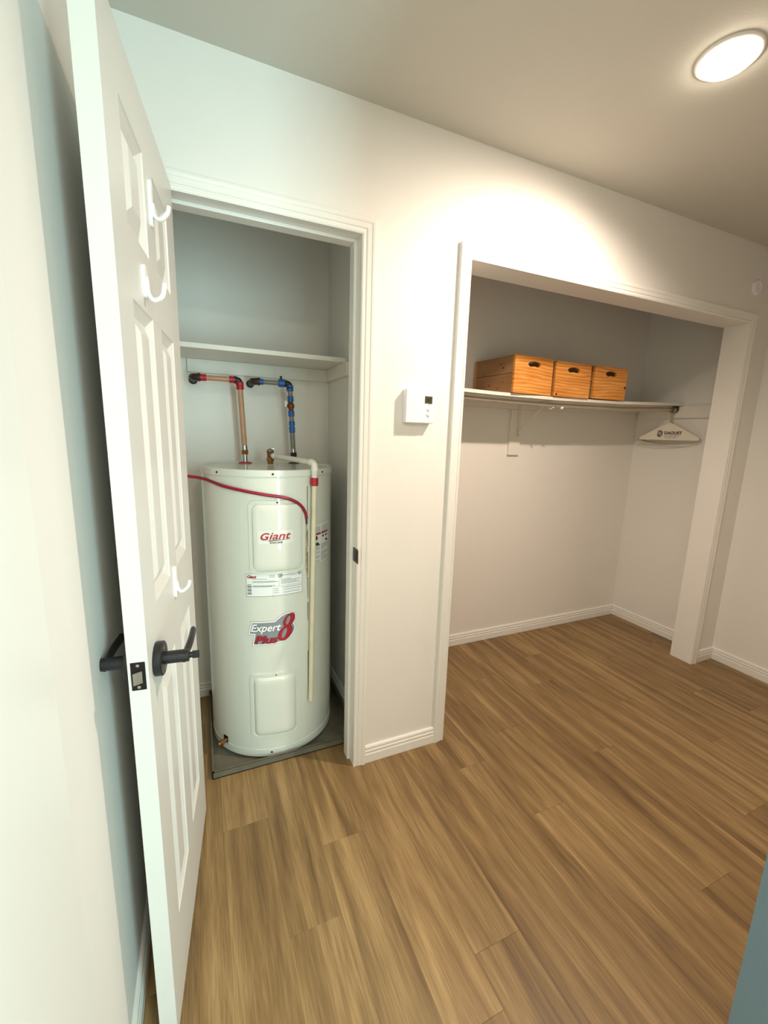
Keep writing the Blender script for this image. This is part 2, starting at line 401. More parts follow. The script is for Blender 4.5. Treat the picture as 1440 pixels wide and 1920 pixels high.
# lever handles both sides
HS, HZ = .560, .921
for sgn, y0 in ((1, 0), (-1, -TH)):
    rose = obj('door_handle', lathe(B(), [(.0335, 0), (.0345, .002), (.0345, .014), (.0325, .016), (.012, .0165)], (HS, y0, HZ), 40, 'y') if sgn > 0 else
               lathe(B(), [(.0335, 0), (.0345, -.002), (.0345, -.014), (.0325, -.016), (.012, -.0165)], (HS, y0, HZ), 40, 'y'), MT['black'], door, angle=35)
    neck = obj('handle_neck', tube(B(), [(HS, y0+sgn*.010, HZ), (HS, y0+sgn*.062, HZ)], .0128, 24), MT['black'], rose, angle=40)
    P = smooth_path([(HS+.010, y0+sgn*.052, HZ), (HS-.02, y0+sgn*.055, HZ), (HS-.06, y0+sgn*.058, HZ+.001), (HS-.115, y0+sgn*.056, HZ)], 5)
    b_ = tube(B(), P, [.0105+.0*k for k in range(len(P))], 14)
    for v in b_.verts: v.co.y = y0+sgn*.055+(v.co.y-(y0+sgn*.055))*.62
    obj('lever', b_, MT['black'], rose, angle=40)
    if sgn > 0:
        obj('turn_button', box(lathe(B(), [(.006, .060), (.006, .070)], (HS, 0, HZ), 20, 'y'), HS-.0022, HS+.0022, .068, .082, HZ-.008, HZ+.008, .001), MT['black'], rose)
        for dz in (-.022, .022):
            obj('rose_screw', lathe(B(), [(.0028, .0162), (.0028, .0168)], (HS, 0, HZ+dz), 12, 'y'), MT['steel'], rose)

def door_pt(s, off, z):
    ca, sa = math.cos(DA), math.sin(DA)
    return Vector((HX+ca*s-sa*off, HY+sa*s+ca*off, z))
# adhesive hooks
def hook(s, ztop, h, w_, reach, label, low=False):
    r = empty('adhesive_hook', door_pt(s, 0, ztop-h), DA)
    tag(r, label, 'hook', 'white hooks stuck on the open door')
    b_ = flat_poly(B(), rrect(-w_/2, w_/2, 0, h, w_/2-.0005, 5))
    ex = bmesh.ops.extrude_face_region(b_, geom=b_.faces[:])
    for v in [g for g in ex['geom'] if isinstance(g, bmesh.types.BMVert)]: v.co.z += .006
    for v in b_.verts: v.co = Vector((v.co.x, v.co.z, v.co.y))
    obj('back_plate', b_, MT['hookw'], r)
    P = smooth_path([(0, .005, h*.5), (0, .007, h*.30), (0, .013, h*.20), (0, reach*.65, h*.20), (0, reach, h*.34), (0, reach+.004, h*.50)] if not low else
                    [(0, .005, h*.62), (0, .007, h*.25), (0, .011, h*.04), (0, reach*.55, -h*.04), (0, reach*.92, h*.12), (0, reach+.002, h*.50)], 6)
    b_ = tube(B(), P, [.0045]*len(P), 12)
    for v in b_.verts: v.co.x *= 1.5
    obj('hook_arm', b_, MT['hookw'], r, angle=50)
hook(.318, 1.905, .092, .018, .034, 'white hook between the two top panels of the open door, the highest of three')
hook(.430, 1.700, .062, .024, .036, 'wide white hook under the top panel nearest the door edge, middle of three', True)
hook(.318, 1.040, .082, .018, .032, 'white hook above the black lever on the open door, the lowest of three')

# ================================================================ water heater
TC = Vector((.142, .432)); R = .273; ZT = 1.236
pan = B(); px0, px1, py0, py1 = -.145, .478, .134, .722
box(pan, px0, px1, py0, py1, .0005, .004)
for a in ((px0, px0+.003, py0, py1), (px1-.003, px1, py0, py1), (px0, px1, py0, py0+.003), (px0, px1, py1-.003, py1)): box(pan, *a, .0005, .031)
for a in ((px0, px0+.007, py0, py1), (px1-.007, px1, py0, py1), (px0, px1, py0, py0+.007), (px0, px1, py1-.007, py1)): box(pan, *a, .029, .032)
tag(obj('drain_pan', pan, MT['galv']), 'square grey metal drain pan on the floor under the water heater', 'pan')

wh = empty('water_heater', (TC.x, TC.y, .0045))
tag(wh, 'tall white cylindrical electric water heater with red logos standing in a grey pan', 'water heater')
ZB = .0045
def L_(z): return z-ZB
body = lathe(B(), [(R-.03, 0), (R-.006, .004), (R+.001, .009), (R+.001, .042), (R-.0015, .0435), (R-.0015, .0455), (R, .047), (R, L_(1.204)), (R-.002, L_(1.206)), (R-.002, L_(1.209)), (R+.0025, L_(1.211)), (R+.0025, L_(ZT-.003)), (R, L_(ZT)), (R-.006, L_(ZT-.001)), (R-.012, L_(ZT-.007)), (.10, L_(ZT-.005)), (.001, L_(ZT-.004))], (0, 0, 0), 180)
obj('tank_body', body, MT['tank'], wh, angle=28)
def on_cyl(th, r, z):
    t = math.radians(th); return Vector((r*math.sin(t), -r*math.cos(t), L_(z)))
def bend(bm, r, step=.012):
    us = [v.co.x for v in bm.verts]
    if us:
        u = math.floor(min(us)/step)*step
        while u < max(us):
            bmesh.ops.bisect_plane(bm, geom=bm.verts[:]+bm.edges[:]+bm.faces[:], plane_co=(u, 0, 0), plane_no=(1, 0, 0)); u += step
    for v in bm.verts:
        t = v.co.x/R; rr = r+v.co.z
        v.co = Vector((rr*math.sin(t), -rr*math.cos(t), L_(v.co.y)))
    return bm
U = lambda deg: math.radians(deg)*R
def patch(u0, u1, z0, z1, cr, rings, name, mat, parent, n=6):
    """rounded rectangle relief on the cylinder; rings [(inset, height)]"""
    b_ = B(); cu, cz = (u0+u1)/2, (z0+z1)/2; RR = []
    base = None
    def subdiv(pts):
        out = []
        for i, p in enumerate(pts):
            q = pts[(i+1) % len(pts)]; m = max(1, int(math.hypot(q[0]-p[0], q[1]-p[1])/.012))
            m = max(1, m)
            out += [(p[0]+(q[0]-p[0])*k/m, p[1]+(q[1]-p[1])*k/m) for k in range(m)]
        return out
    base = subdiv(rrect(u0, u1, z0, z1, cr, n))
    hw, hh = (u1-u0)/2, (z1-z0)/2
    for ins, h in rings: RR.append([((p[0]-cu)*(1-ins/hw)+cu, (p[1]-cz)*(1-ins/hh)+cz, h) for p in base])
    hl = rings[-1][1]; lx = 1-rings[-1][0]/hw; ly = 1-rings[-1][0]/hh
    for f in (.85, .7, .55, .4, .25, .1): RR.append([((p[0]-cu)*lx*f+cu, (p[1]-cz)*ly*f+cz, hl) for p in base])
    V = [[b_.verts.new((R+h)*Vector((math.sin(u/R), -math.cos(u/R), 0))+Vector((0, 0, L_(z)))) for u, z, h in ring] for ring in RR]
    for a, c in zip(V, V[1:]):
        for k in range(len(a)): b_.faces.new((a[k], a[(k+1) % len(a)], c[(k+1) % len(a)], c[k]))
    b_.faces.new(V[-1])
    return obj(name, b_, mat, parent, angle=40)
pn1 = patch(U(-25), U(21.5), .826, 1.122, .026, [(0, .0), (.0008, .0038), (.012, .0040), (.0135, .0008), (.0160, .0008), (.0185, .0080), (.0225, .0095)], 'access_panel', MT['tank'], wh)
pn2 = patch(U(-28), U(15), .100, .400, .022, [(0, .0), (.0008, .0038), (.012, .0040), (.0135, .0008), (.0155, .0008), (.023, .0090), (.030, .0110)], 'access_panel', MT['tank'], wh)
def screw(th, z, h, parent, r=.0042):
    b_ = B(); t = math.radians(th); n_ = Vector((math.sin(t), -math.cos(t), 0)); p = n_*(R+h)+Vector((0, 0, L_(z)))
    tube(b_, [p-n_*.0015, p+n_*.0012, p+n_*.0022], [r, r, r*.55], 12); return obj('screw', b_, MT['black_s'], parent, angle=50)
screw(-2, 1.113, .0025, pn1); screw(-5.5, .391, .0025, pn2, .0032)
for th in (-52, -5, 42.8): screw(th, 1.2215, .0025, wh)
screw(-10.5, .032, .001, wh)
# logo on the upper panel
lg = obj('logo_patch', bend(flat_poly(B(), rrect(U(-17.5), U(10), .952, 1.004, .004)), R+.0097), MT['patch'], pn1)
def decal(name, bms, h, mat, parent): return obj(name, bend(join(bms) if isinstance(bms, list) else bms, R+h), mat, parent)
decal('logo_lettering', [fit_text('G', U(-15.4), U(-8.4), .967, .996, .3, .025), fit_text('iant', U(-8.9), U(8.3), .9685, .9965, .3, .018)], .0103, MT['inkr'], pn1)
decal('logo_swoosh', flat_poly(B(), [(U(-9.5), .966), (U(7.5), .9685), (U(9.0), .970), (U(6.0), .9672), (U(-2), .9645), (U(-9.3), .9625)]), .0106, MT['inkdr'], pn1)
decal('logo_subline', [text_bm('\u25C4 CASCADE \u25BA' if False else 'CASCADE', .0095, .1, .0003, cx=U(-3.5), cy=.9535, sx=1.1), flat_poly(B(), [(U(-8.2), .957), (U(-7.4), .960), (U(-7.4), .954)]), flat_poly(B(), [(U(1.4), .957), (U(.6), .960), (U(.6), .954)])], .0102, MT['ink'], pn1)
# rating label
ra, rb, rz0, rz1 = U(-28.4), U(18.8), .735, .8295
rl = decal('rating_label', flat_poly(B(), [(ra, rz0), (rb, rz0), (rb, rz1), (ra, rz1)]), .0006, MT['paper'], wh)
bars = []
def rect(x0, x1, y0, y1): bars.append(flat_poly(B(), [(x0, y0), (x1, y0), (x1, y1), (x0, y1)]))
t = .0011
rect(ra, rb, rz0, rz0+t); rect(ra, rb, rz1-t, rz1); rect(ra, ra+t, rz0, rz1); rect(rb-t, rb, rz0, rz1)
W_ = rb-ra; X = lambda f: ra+W_*f
Z = lambda f: rz0+(rz1-rz0)*f
lw = .0006
rect(X(.57), X(.57)+lw, Z(.42), Z(.74)); rect(X(.11), X(.57), Z(.42), Z(.42)+lw); rect(X(.46), X(.46)+lw, Z(.0), Z(.40)); rect(X(.57), X(1), Z(.42), Z(.42)+lw)
for k in range(9):
    rect(X(.02), X(.095), Z(.10+.052*k), Z(.10+.052*k+(.02 if k % 3 else .034)))
decal('label_border', bars, .0010, MT['ink'], rl); bars = []
random.seed(3)
def line_text(x0, x1, z, h=.0018):
    x = x0
    while x < x1:
        l_ = random.uniform(.003, .010); rect(X(x), min(X(x)+l_, X(x1)), z, z+h); x += (l_+.0012)/W_
for k, (x0, x1, f) in enumerate([(.12, .36, .76), (.13, .50, .66), (.11, .55, .62), (.12, .50, .47), (.12, .45, .435), (.60, .74, .88), (.72, .92, .90), (.75, .9, .84), (.60, .78, .70), (.60, .95, .64), (.60, .88, .58), (.6, .95, .52), (.48, .56, .31), (.62, .98, .34), (.48, .56, .22), (.63, .97, .24), (.48, .56, .13), (.63, .95, .12), (.40, .50, .90), (.40, .50, .84)]):
    line_text(x0, x1, Z(f))
decal('label_print', bars, .0011, MT['inkg'], rl)['kind'] = 'stuff'; bars = []
decal('label_logo', fit_text('Giant', X(.02), X(.185), Z(.80), Z(.94), .25, .045), .0012, MT['inkr'], rl)
rings = []
for f, g, q in ((.59, .88, 1.15), (.945, .90, 1)):
    decal('approval_mark', [flat_poly(B(), ellipse(X(f), Z(g), .0075*q, .0075*q), [ellipse(X(f), Z(g), .0054*q, .0054*q)]), text_bm('S', .009*q, 0, .0005, cx=X(f), cy=Z(g)-.0032)], .0012, MT['ink'], rl)
# warning label on the right
wa, wb, wz0, wz1 = U(29.0), U(55.0), .838, 1.003
wl = decal('warning_label', flat_poly(B(), rrect(wa, wb, wz0, wz1, .004)), .0006, MT['paper'], wh)
X = lambda f: wa+(wb-wa)*f
Z = lambda f: wz0+(wz1-wz0)*f
W_ = wb-wa
for k in range(5): line_text(.04, .44, Z(.95-.035*k)-.001, .0022)
for k in range(5): line_text(.52, .98, Z(.95-.035*k)-.001, .0022)
for k in range(13):
    if k not in (3, 6, 10): line_text(.04, .40, Z(.42-.033*k), .002)
for k in range(14):
    if k not in (5,): line_text(.48, .97 if k % 5 != 4 else .7, Z(.46-.033*k), .0022)
decal('label_print', bars, .0011, MT['inkg'], wl)['kind'] = 'stuff'; bars = []
rect(X(.03), X(.46), Z(.74), Z(.79)); rect(X(.50), X(.99), Z(.74), Z(.79))
decal('warning_band', bars, .0012, MT['inkr'], wl); bars = []
bl = [flat_poly(B(), [(X(.10), Z(.72)), (X(.26), Z(.72)), (X(.30), Z(.64)), (X(.24), Z(.60)), (X(.14), Z(.64)), (X(.05), Z(.64))]),
      flat_poly(B(), [(X(.05), Z(.47)), (X(.10), Z(.53)), (X(.28), Z(.55)), (X(.42), Z(.47)), (X(.36), Z(.455))]),
      flat_poly(B(), [(X(.55), Z(.70)), (X(.66), Z(.71)), (X(.66), Z(.66)), (X(.55), Z(.64))]),
      flat_poly(B(), [(X(.74), Z(.68)), (X(.92), Z(.72)), (X(.90), Z(.66)), (X(.78), Z(.64))]),
      flat_poly(B(), [(X(.72), Z(.54)), (X(.86), Z(.60)), (X(.97), Z(.50)), (X(.85), Z(.52))])]
for q in bl: decal('warning_picture', q, .0012, MT['ink'], wl)
# sticker "Expert Plus 8"
S = lambda th, z: (U(th), z)
out = [S(-28.2, .571), S(-25.4, .629), S(-6.0, .630), S(-1.5, .6485), S(3.5, .659), S(8.5, .658), S(12.2, .648), S(13.2, .634), S(11.6, .616), S(10.8, .607), S(12.2, .596), S(12.2, .580), S(10.2, .561), S(6.5, .545), S(1.0, .534), S(-7, .5275), S(-25.0, .5235), S(-23.2, .571)]
def inset_poly(P, d):
    n = len(P); r = []
    ar = sum(P[i][0]*P[(i+1) % n][1]-P[(i+1) % n][0]*P[i][1] for i in range(n)); s = 1 if ar > 0 else -1
    for i in range(n):
        a, p, c = Vector(P[i-1]), Vector(P[i]), Vector(P[(i+1) % n]); d1 = (p-a).normalized(); d2 = (c-p).normalized()
        n1 = Vector((-d1.y, d1.x))*s; n2 = Vector((-d2.y, d2.x))*s; m = n1+n2; m = m/max(.35, m.dot(n1)); r.append(tuple(p+m*d))
    return r
stk = decal('model_sticker', flat_poly(B(), out), .0006, MT['ink'], wh)
decal('sticker_border', flat_poly(B(), inset_poly(out, .0011)), .0009, MT['inkw'], stk)
decal('sticker_field', flat_poly(B(), inset_poly(out, .0062)), .0012, MT['inkgr'], stk)
sh = .32
def eight(grow): return [ellipse(U(6.4), .6245, .0215+grow, .0270+grow, 32, sh), ellipse(U(2.9), .5710, .0262+grow, .0305+grow, 32, sh)]
holes8 = [ellipse(U(5.4), .6245, .0070, .0180, 24, sh), ellipse(U(2.0), .5715, .0086, .0205, 24, sh)]
for nm, g, h, mt in (('numeral_shadow', .0022, .0014, MT['inkdr']), ('numeral_eight', 0, .0017, MT['inkr'])):
    for q, e in enumerate(eight(g)): decal(nm, flat_poly(B(), e), h+q*.0001, mt, stk)
decal('numeral_hole', [flat_poly(B(), h) for h in holes8], .0021, MT['inkgr'], stk)
for dx, dz, of, h, mt in ((.0011, -.0011, .035, .0022, 'ink'), (0, 0, .022, .0025, 'inkw')):
    decal('sticker_lettering', fit_text('Expert', U(-25.6)+dx, U(-.6)+dx, .5755+dz, .6175+dz, .28, of), h, MT[mt], stk)
for dx, dz, of, h, mt in ((.0012, -.0012, .05, .0022, 'ink'), (0, 0, .030, .0025, 'inkr')):
    decal('sticker_lettering', fit_text('Plus', U(-23.0)+dx, U(-3.4)+dx, .5335+dz, .5685+dz, .28, of), h, MT[mt], stk)
# drain valve near the bottom left
dv = obj('drain_valve_plate', bend(flat_poly(B(), [(U(-59), .040), (U(-53), .040), (U(-53), .078), (U(-59), .078)]), R+.001), MT['black_s'], wh)
b_ = B(); t = math.radians(-56); n_ = Vector((math.sin(t), -math.cos(t), 0)); p = n_*R+Vector((0, 0, L_(.056)))
tube(b_, [p, p+n_*.018, p+n_*.0181, p+n_*.030, p+n_*.0301, p+n_*.040], [.009, .009, .013, .013, .008, .007], 16)
obj('drain_valve', b_, MT['brass'], wh, angle=40)
# brown drip stain beside the discharge pipe (a thin deposit with its own shape)
decal('drip_stain', flat_poly(B(), [(U(22.6), 1.02), (U(24.6), 1.03), (U(24.4), .80), (U(23.4), .78), (U(22.2), .84)]), .0004, MT['stain'], wh)
for a, c in ((1.17, 1.06), (.99, .92), (.90, .80), (.79, .70), (.68, .60), (.46, .25)): decal('drip_line', flat_poly(B(), [(U(24.1), a), (U(24.9), a), (U(24.8), c), (U(24.3), c)]), .0006, MT['stain2'], wh)
# hot outlet nipple flange and anode plug
obj('outlet_flange', lathe(B(), [(.030, 0), (.030, .004), (.020, .007), (.016, .007)], (.062-TC.x, .60-TC.y, L_(ZT-.006)), 32), MT['red'], wh, angle=40)
obj('inlet_flange', lathe(B(), [(.026, 0), (.026, .003), (.016, .005)], (.288-TC.x, .60-TC.y, L_(ZT-.006)), 32), MT['black_s'], wh, angle=40)
obj('valve_flange', lathe(B(), [(.030, 0), (.030, .003), (.016, .004)], (.160-TC.x, .49-TC.y, L_(ZT-.006)), 32), MT['tank'], wh, angle=40)

# pipes --------------------------------------------------------------
def pipe(parent, name, pts, r, mat, seg=18, angle=45): return obj(name, tube(B(), pts, r, seg), mat, parent, angle=angle)
def sleeve(parent, name, a, b2, r, mat):
    a, b2 = Vector(a), Vector(b2); d = (b2-a)
    return obj(name, tube(B(), [a, a+d*.04, a+d*.10, a+d*.5-d.normalized()*.002, a+d*.5, a+d*.5+d.normalized()*.002, a+d*.90, a+d*.96, b2], [r*.82, r*.98, r, r, r*.93, r, r, r*.98, r*.82], 20), mat, parent, angle=60)
def elbow(parent, name, p0, c, p1, r, mat):
    p0, c, p1 = Vector(p0), Vector(c), Vector(p1)
    pts = [p0]+[(1-t)**2*(p0+(c-p0)*.25)+2*t*(1-t)*c+t*t*(p1+(c-p1)*.25) for t in [k/8 for k in range(9)]]+[p1]
    return obj(name, tube(B(), pts, [r*1.12, r*1.12]+[r]*7+[r*1.12, r*1.12], 20), mat, parent, angle=50)
PZ = 1.602; PY = .60
hot = empty('hot_water_pipe', (.06, PY, ZT)); tag(hot, 'tan hot water pipe with red fittings running from the wall to the heater top', 'pipe')
cold = empty('cold_water_pipe', (.288, PY, ZT)); tag(cold, 'grey cold water pipe with blue fittings and a small brass valve', 'pipe')
def loc(root):
    o = Vector(root.location); return lambda x, y, z: Vector((x, y, z))-o
H = loc(hot)
ht, hb = Vector((.049, PY, 1.575)), Vector((.062, PY, ZT))
obj('wall_collar', lathe(B(), [(.019, -.001), (.019, -.006), (.012, -.010)], H(-.143, D, PZ), 24, 'y'), MT['dkelbow'], hot, angle=40)
pipe(hot, 'pipe_stub', [H(-.143, D-.006, PZ), H(-.143, PY+.03, PZ)], .0105, MT['dkelbow'])
elbow(hot, 'elbow', H(-.143, PY+.034, PZ), H(-.143, PY, PZ), H(-.113, PY, PZ), .0155, MT['dkelbow'])
sleeve(hot, 'coupling', H(-.118, PY, PZ), H(-.089, PY, PZ), .0150, MT['red'])
pipe(hot, 'horizontal_pipe', [H(-.10, PY, PZ), H(.03, PY, PZ)], .0112, MT['tan'])
sleeve(hot, 'coupling', H(.004, PY, PZ), H(.030, PY, PZ), .0150, MT['red'])
elbow(hot, 'elbow', H(.026, PY, PZ), H(.048, PY, PZ), H(.0485, PY, PZ-.022), .0145, MT['dkelbow'])
sleeve(hot, 'coupling', H(.0485, PY, PZ-.008), H(.0497, PY, PZ-.042), .0165, MT['red'])
pipe(hot, 'riser_pipe', [H(.0492, PY, PZ-.03), H(.0605, PY, 1.305)], .0122, MT['tan'])
pipe(hot, 'steel_union', [H(.0605, PY, 1.312), H(.061, PY, 1.291)], .0128, MT['steel'])
pipe(hot, 'brass_nut', [H(.061, PY, 1.292), H(.0612, PY, 1.272)], .0165, MT['brass'], 6, 20)
pipe(hot, 'nipple', [H(.0612, PY, 1.273), H(.062, PY, ZT)], .0105, MT['steel'])
Cc = loc(cold)
obj('wall_collar', lathe(B(), [(.018, -.001), (.018, -.006), (.012, -.010)], Cc(.108, D, PZ), 24, 'y'), MT['dkelbow'], cold, angle=40)
pipe(cold, 'pipe_stub', [Cc(.108, D-.006, PZ), Cc(.108, PY+.03, PZ)], .0105, MT['dkelbow'])
elbow(cold, 'elbow', Cc(.108, PY+.034, PZ), Cc(.108, PY, PZ), Cc(.136, PY, PZ), .0155, MT['dkelbow'])
sleeve(cold, 'coupling', Cc(.130, PY, PZ), Cc(.152, PY, PZ), .0135, MT['blue'])
pipe(cold, 'horizontal_pipe', [Cc(.14, PY, PZ), Cc(.25, PY, PZ)], .0105, MT['greyp'])
bd = obj('drain_tee', tube(B(), [Cc(.219, PY, PZ), Cc(.222, PY, PZ), Cc(.246, PY, PZ), Cc(.249, PY, PZ)], [.013, .018, .018, .013], 20), MT['blue'], cold, angle=50)
pipe(cold, 'tee_cap', [Cc(.232, PY, PZ+.012), Cc(.232, PY, PZ+.032)], .005, MT['dkelbow'])
elbow(cold, 'elbow', Cc(.248, PY, PZ), Cc(.272, PY, PZ), Cc(.2725, PY, PZ-.022), .0145, MT['dkelbow'])
def riser(z): f = (PZ-z)/(PZ-ZT); return Cc(.2720+.016*f, PY, z)
sleeve(cold, 'coupling', riser(PZ-.006), riser(PZ-.034), .0160, MT['blue'])
pipe(cold, 'riser_pipe', [riser(PZ-.02), riser(1.290)], .0110, MT['greyp'])
sleeve(cold, 'coupling', riser(1.546), riser(1.520), .0145, MT['blue'])
vb = obj('shutoff_valve', tube(B(), [riser(1.523), riser(1.512), riser(1.506), riser(1.494), riser(1.488), riser(1.474)], [.011, .012, .0165, .0165, .012, .011], 20), MT['copper'], cold, angle=50)
p = riser(1.500)
obj('valve_stem', tube(B(), [p+Vector((.0, 0, 0)), p+Vector((-.024, -.004, 0))], .006, 12), MT['copper'], vb, angle=40)
obj('valve_handle', box(B(), p.x-.030, p.x-.020, p.y-.012, p.y+.004, p.z-.006, p.z+.024, .003), MT['pvc'], vb)
sleeve(cold, 'coupling', riser(1.478), riser(1.452), .0145, MT['blue'])
sleeve(cold, 'coupling', riser(1.430), riser(1.408), .0142, MT['blue'])
sleeve(cold, 'coupling', riser(1.405), riser(1.376), .0142, MT['blue'])
pipe(cold, 'steel_union', [riser(1.30), riser(1.280)], .0118, MT['steel'])
pipe(cold, 'brass_nut', [riser(1.282), riser(1.262)], .0160, MT['dkelbow'], 6, 20)
pipe(cold, 'nipple', [riser(1.264), riser(ZT)], .0105, MT['black_s'])

# relief valve with white discharge pipe
tp = empty('relief_valve', (.160, .49, ZT-.003)); tag(tp, 'brass relief valve on the heater top with a pale discharge pipe down the front', 'valve')
T_ = loc(tp); e0 = Vector((.160, .49, 0))
def outp(th, r, z): t = math.radians(th); return T_(TC.x+r*math.sin(t), TC.y-r*math.cos(t), z)
obj('valve_body', tube(B(), [T_(.16, .49, ZT-.002), T_(.16, .49, ZT+.012), T_(.16, .49, ZT+.013), T_(.16, .49, ZT+.024), T_(.16, .49, ZT+.026), T_(.16, .49, ZT+.048), T_(.16, .49, ZT+.054), T_(.16, .49, ZT+.056)], [.013, .013, .017, .017, .0135, .0145, .018, .010], 8), MT['brass'], tp, angle=30)
obj('valve_cap', tube(B(), [T_(.16, .49, ZT+.055), T_(.16, .49, ZT+.063), T_(.16, .49, ZT+.066)], [.015, .014, .006], 16), MT['greyp'], tp, angle=30)
obj('test_lever', box(B(), .000, .014, -.030, .010, ZT+.066-(ZT-.003), ZT+.070-(ZT-.003), .001), MT['steel'], tp)
zt = ZT+.038
pd = outp(28.9, R+.020, zt-.012); pb = outp(24.6, R+.016, .232)
obj('valve_outlet', tube(B(), [T_(.16, .49, zt), T_(.16, .49, zt)+(pd-T_(.16, .49, zt)).normalized()*.026], .0125, 14), MT['brass'], tp, angle=40)
d = (pd-T_(.16, .49, zt)); s0 = T_(.16, .49, zt)+d.normalized()*.022
pipe(tp, 'side_pipe', [s0, s0+d.normalized()*.004, s0+d.normalized()*.020, s0+d.normalized()*.022, pd-d.normalized()*.024], [.0125, .014, .014, .0112, .0112], MT['pvc'])
elbow(tp, 'elbow', pd-d.normalized()*.026, pd, pd+Vector((0, 0, -.030)), .0135, MT['pvc'])
dn_ = (pb-pd).normalized()
pipe(tp, 'white_adapter', [pd+dn_*.024, pd+dn_*.046, pd+dn_*.047, pd+dn_*.062], [.0128, .0128, .0118, .0118], MT['pvc'])
sleeve(tp, 'coupling', pd+dn_*.058, pd+dn_*.090, .0158, MT['red'])
pipe(tp, 'discharge_pipe', [pd+dn_*.085, pb], .0102, MT['cream'])

# red cable across the tank
b_ = B()
def wp(th, r, z): t = math.radians(th); return (TC.x+r*math.sin(t), TC.y-r*math.cos(t), z)
P = smooth_path([(-.325, .46, 1.222), (-.24, .38, 1.205), wp(-72, R+.012, 1.190), wp(-45, R+.009, 1.172), wp(-25, R+.010, 1.156), wp(-10, R+.0085, 1.143), wp(3, R+.009, 1.132), wp(12, R+.010, 1.114), wp(18, R+.009, 1.090), wp(21.5, R+.008, 1.062), wp(22.6, R+.007, 1.040)], 8)
tube(b_, P, .0064, 12)
rc = tag(obj('red_cable', b_, MT['cable'], smooth=True), 'dark red cable crossing the upper front of the white water heater', 'cable')
obj('cable_end', tube(B(), [wp(22.6, R+.007, 1.041), wp(22.9, R+.006, 1.018)], .0036, 10), MT['ink'], rc)

# shelf over the heater
sh_ = tag(obj('heater_closet_shelf', box(B(), XL+.001, .499, .432, D-.001, 1.695, 1.714, .001), MT['melamine']), 'white shelf board above the water heater and its pipes', 'shelf')
b_ = B(); box(b_, -.165, .484, D-.018, D-.001, 1.636, 1.6945, .001); obj('back_cleat', b_, MT['melamine'], sh_)
b_ = B(); box(b_, .482, .499, .395, D-.0185, 1.636, 1.6945, .001); obj('side_cleat', b_, MT['melamine'], sh_)
b_ = B(); box(b_, XL+.001, XL+.018, .395, D-.0185, 1.636, 1.6945, .001); obj('side_cleat', b_, MT['melamine'], sh_)

# ================================================================ thermostat and round sensor
th_ = empty('thermostat', (.636, 0, 1.427)); tag(th_, 'white wall thermostat with a small dark display between the two openings', 'thermostat')
obj('housing', box(B(), -.060, .036, -.030, -.0003, 0, .123, .003), MT['plastic'], th_)
obj('control_side', box(B(), .0365, .059, -.029, -.0003, 0, .122, .003), MT['plastic'], th_)
dsp = obj('display', box(B(), .017, .049, -.0308, -.028, .073, .100, .0004), MT['lcd'], th_)
tb = text_bm('20', .017, 0, .0002, cx=.033, cy=.0805)
for v in tb.verts: v.co = Vector((v.co.x, -.0311, v.co.y))
obj('display_digits', tb, MT['lcdd'], dsp)
for z in (.053, .033):
    obj('button', lathe(B(), [(.0065, -.028), (.0065, -.0325), (.004, -.0335)], (.034, 0, z), 20, 'y'), MT['trim'], th_, angle=40)
sn = tag(obj('round_wall_sensor', lathe(B(), [(.040, -.0003), (.040, -.010), (.036, -.014), (.026, -.0155), (.024, -.013), (.001, -.013)], (2.672, 0, 2.217), 40, 'y'), MT['plastic'], angle=30), 'small round white wall sensor above the right end of the open closet', 'sensor')

# ceiling lamp
lm = empty('ceiling_lamp', (LAMP.x, LAMP.y, ZC)); tag(lm, 'bright recessed ceiling lamp glowing near the top right corner', 'lamp')
obj('trim_ring', lathe(B(), [(.064, 0), (.078, 0), (.078, -.003), (.074, -.006), (.064, -.006)], (0, 0, 0), 48, cap=False), MT['trim'], lm, angle=40)
obj('lamp_lens', lathe(B(), [(.064, -.001), (.064, -.008), (.060, -.016), (.050, -.022), (.03, -.026), (.001, -.027)], (0, 0, 0), 40), MT['lampglow'], lm, smooth=True)

# ================================================================ open closet
def ztop(x):
    P = [(.6, 1.634), (1.12, 1.624), (1.32, 1.6195), (1.77, 1.616), (2.28, 1.6225), (2.566, 1.633), (2.884, 1.643)]
    for (a, za), (c, zb) in zip(P, P[1:]):
        if x <= c: return za+(zb-za)*(x-a)/(c-a)
    return P[-1][1]
b_ = B(); rings = []; X0, X1 = .601, XR-.001
for k in range(33):
    x = X0+(X1-X0)*k/32; z = ztop(x)
    rings.append([b_.verts.new(p) for p in ((x, .410, z), (x, D-.001, z), (x, D-.001, z-.017), (x, .410, z-.017))])
for a, c in zip(rings, rings[1:]):
    for j in range(4): b_.faces.new((a[j], a[(j+1) % 4], c[(j+1) % 4], c[j]))
b_.faces.new(rings[0]); b_.faces.new(rings[-1])
cs = tag(obj('closet_shelf', b_, MT['melamine'], angle=30), 'long white sagging shelf in the open closet carrying three wooden crates', 'shelf')
b_ = B(); rings = []
for k in range(17):
    x = X0+(X1-.018-X0)*k/16; z = ztop(x)-.0172
    rings.append([b_.verts.new(p) for p in ((x, D-.018, z), (x, D-.001, z), (x, D-.001, z-.038), (x, D-.018, z-.038))])
for a, c in zip(rings, rings[1:]):
    for j in range(4): b_.faces.new((a[j], a[(j+1) % 4], c[(j+1) % 4], c[j]))
b_.faces.new(rings[0]); b_.faces.new(rings[-1])
obj('back_cleat', b_, MT['melamine'], cs)
obj('side_cleat', box(B(), XR-.018, XR-.0005, .205, D-.019, 1.545, 1.624, .001), MT['melamine'], cs)
obj('wall_board', box(B(), 1.692, 1.778, D-.017, D-.0008, 1.273, ztop(1.74)-.056, .001), MT['melamine'], cs)
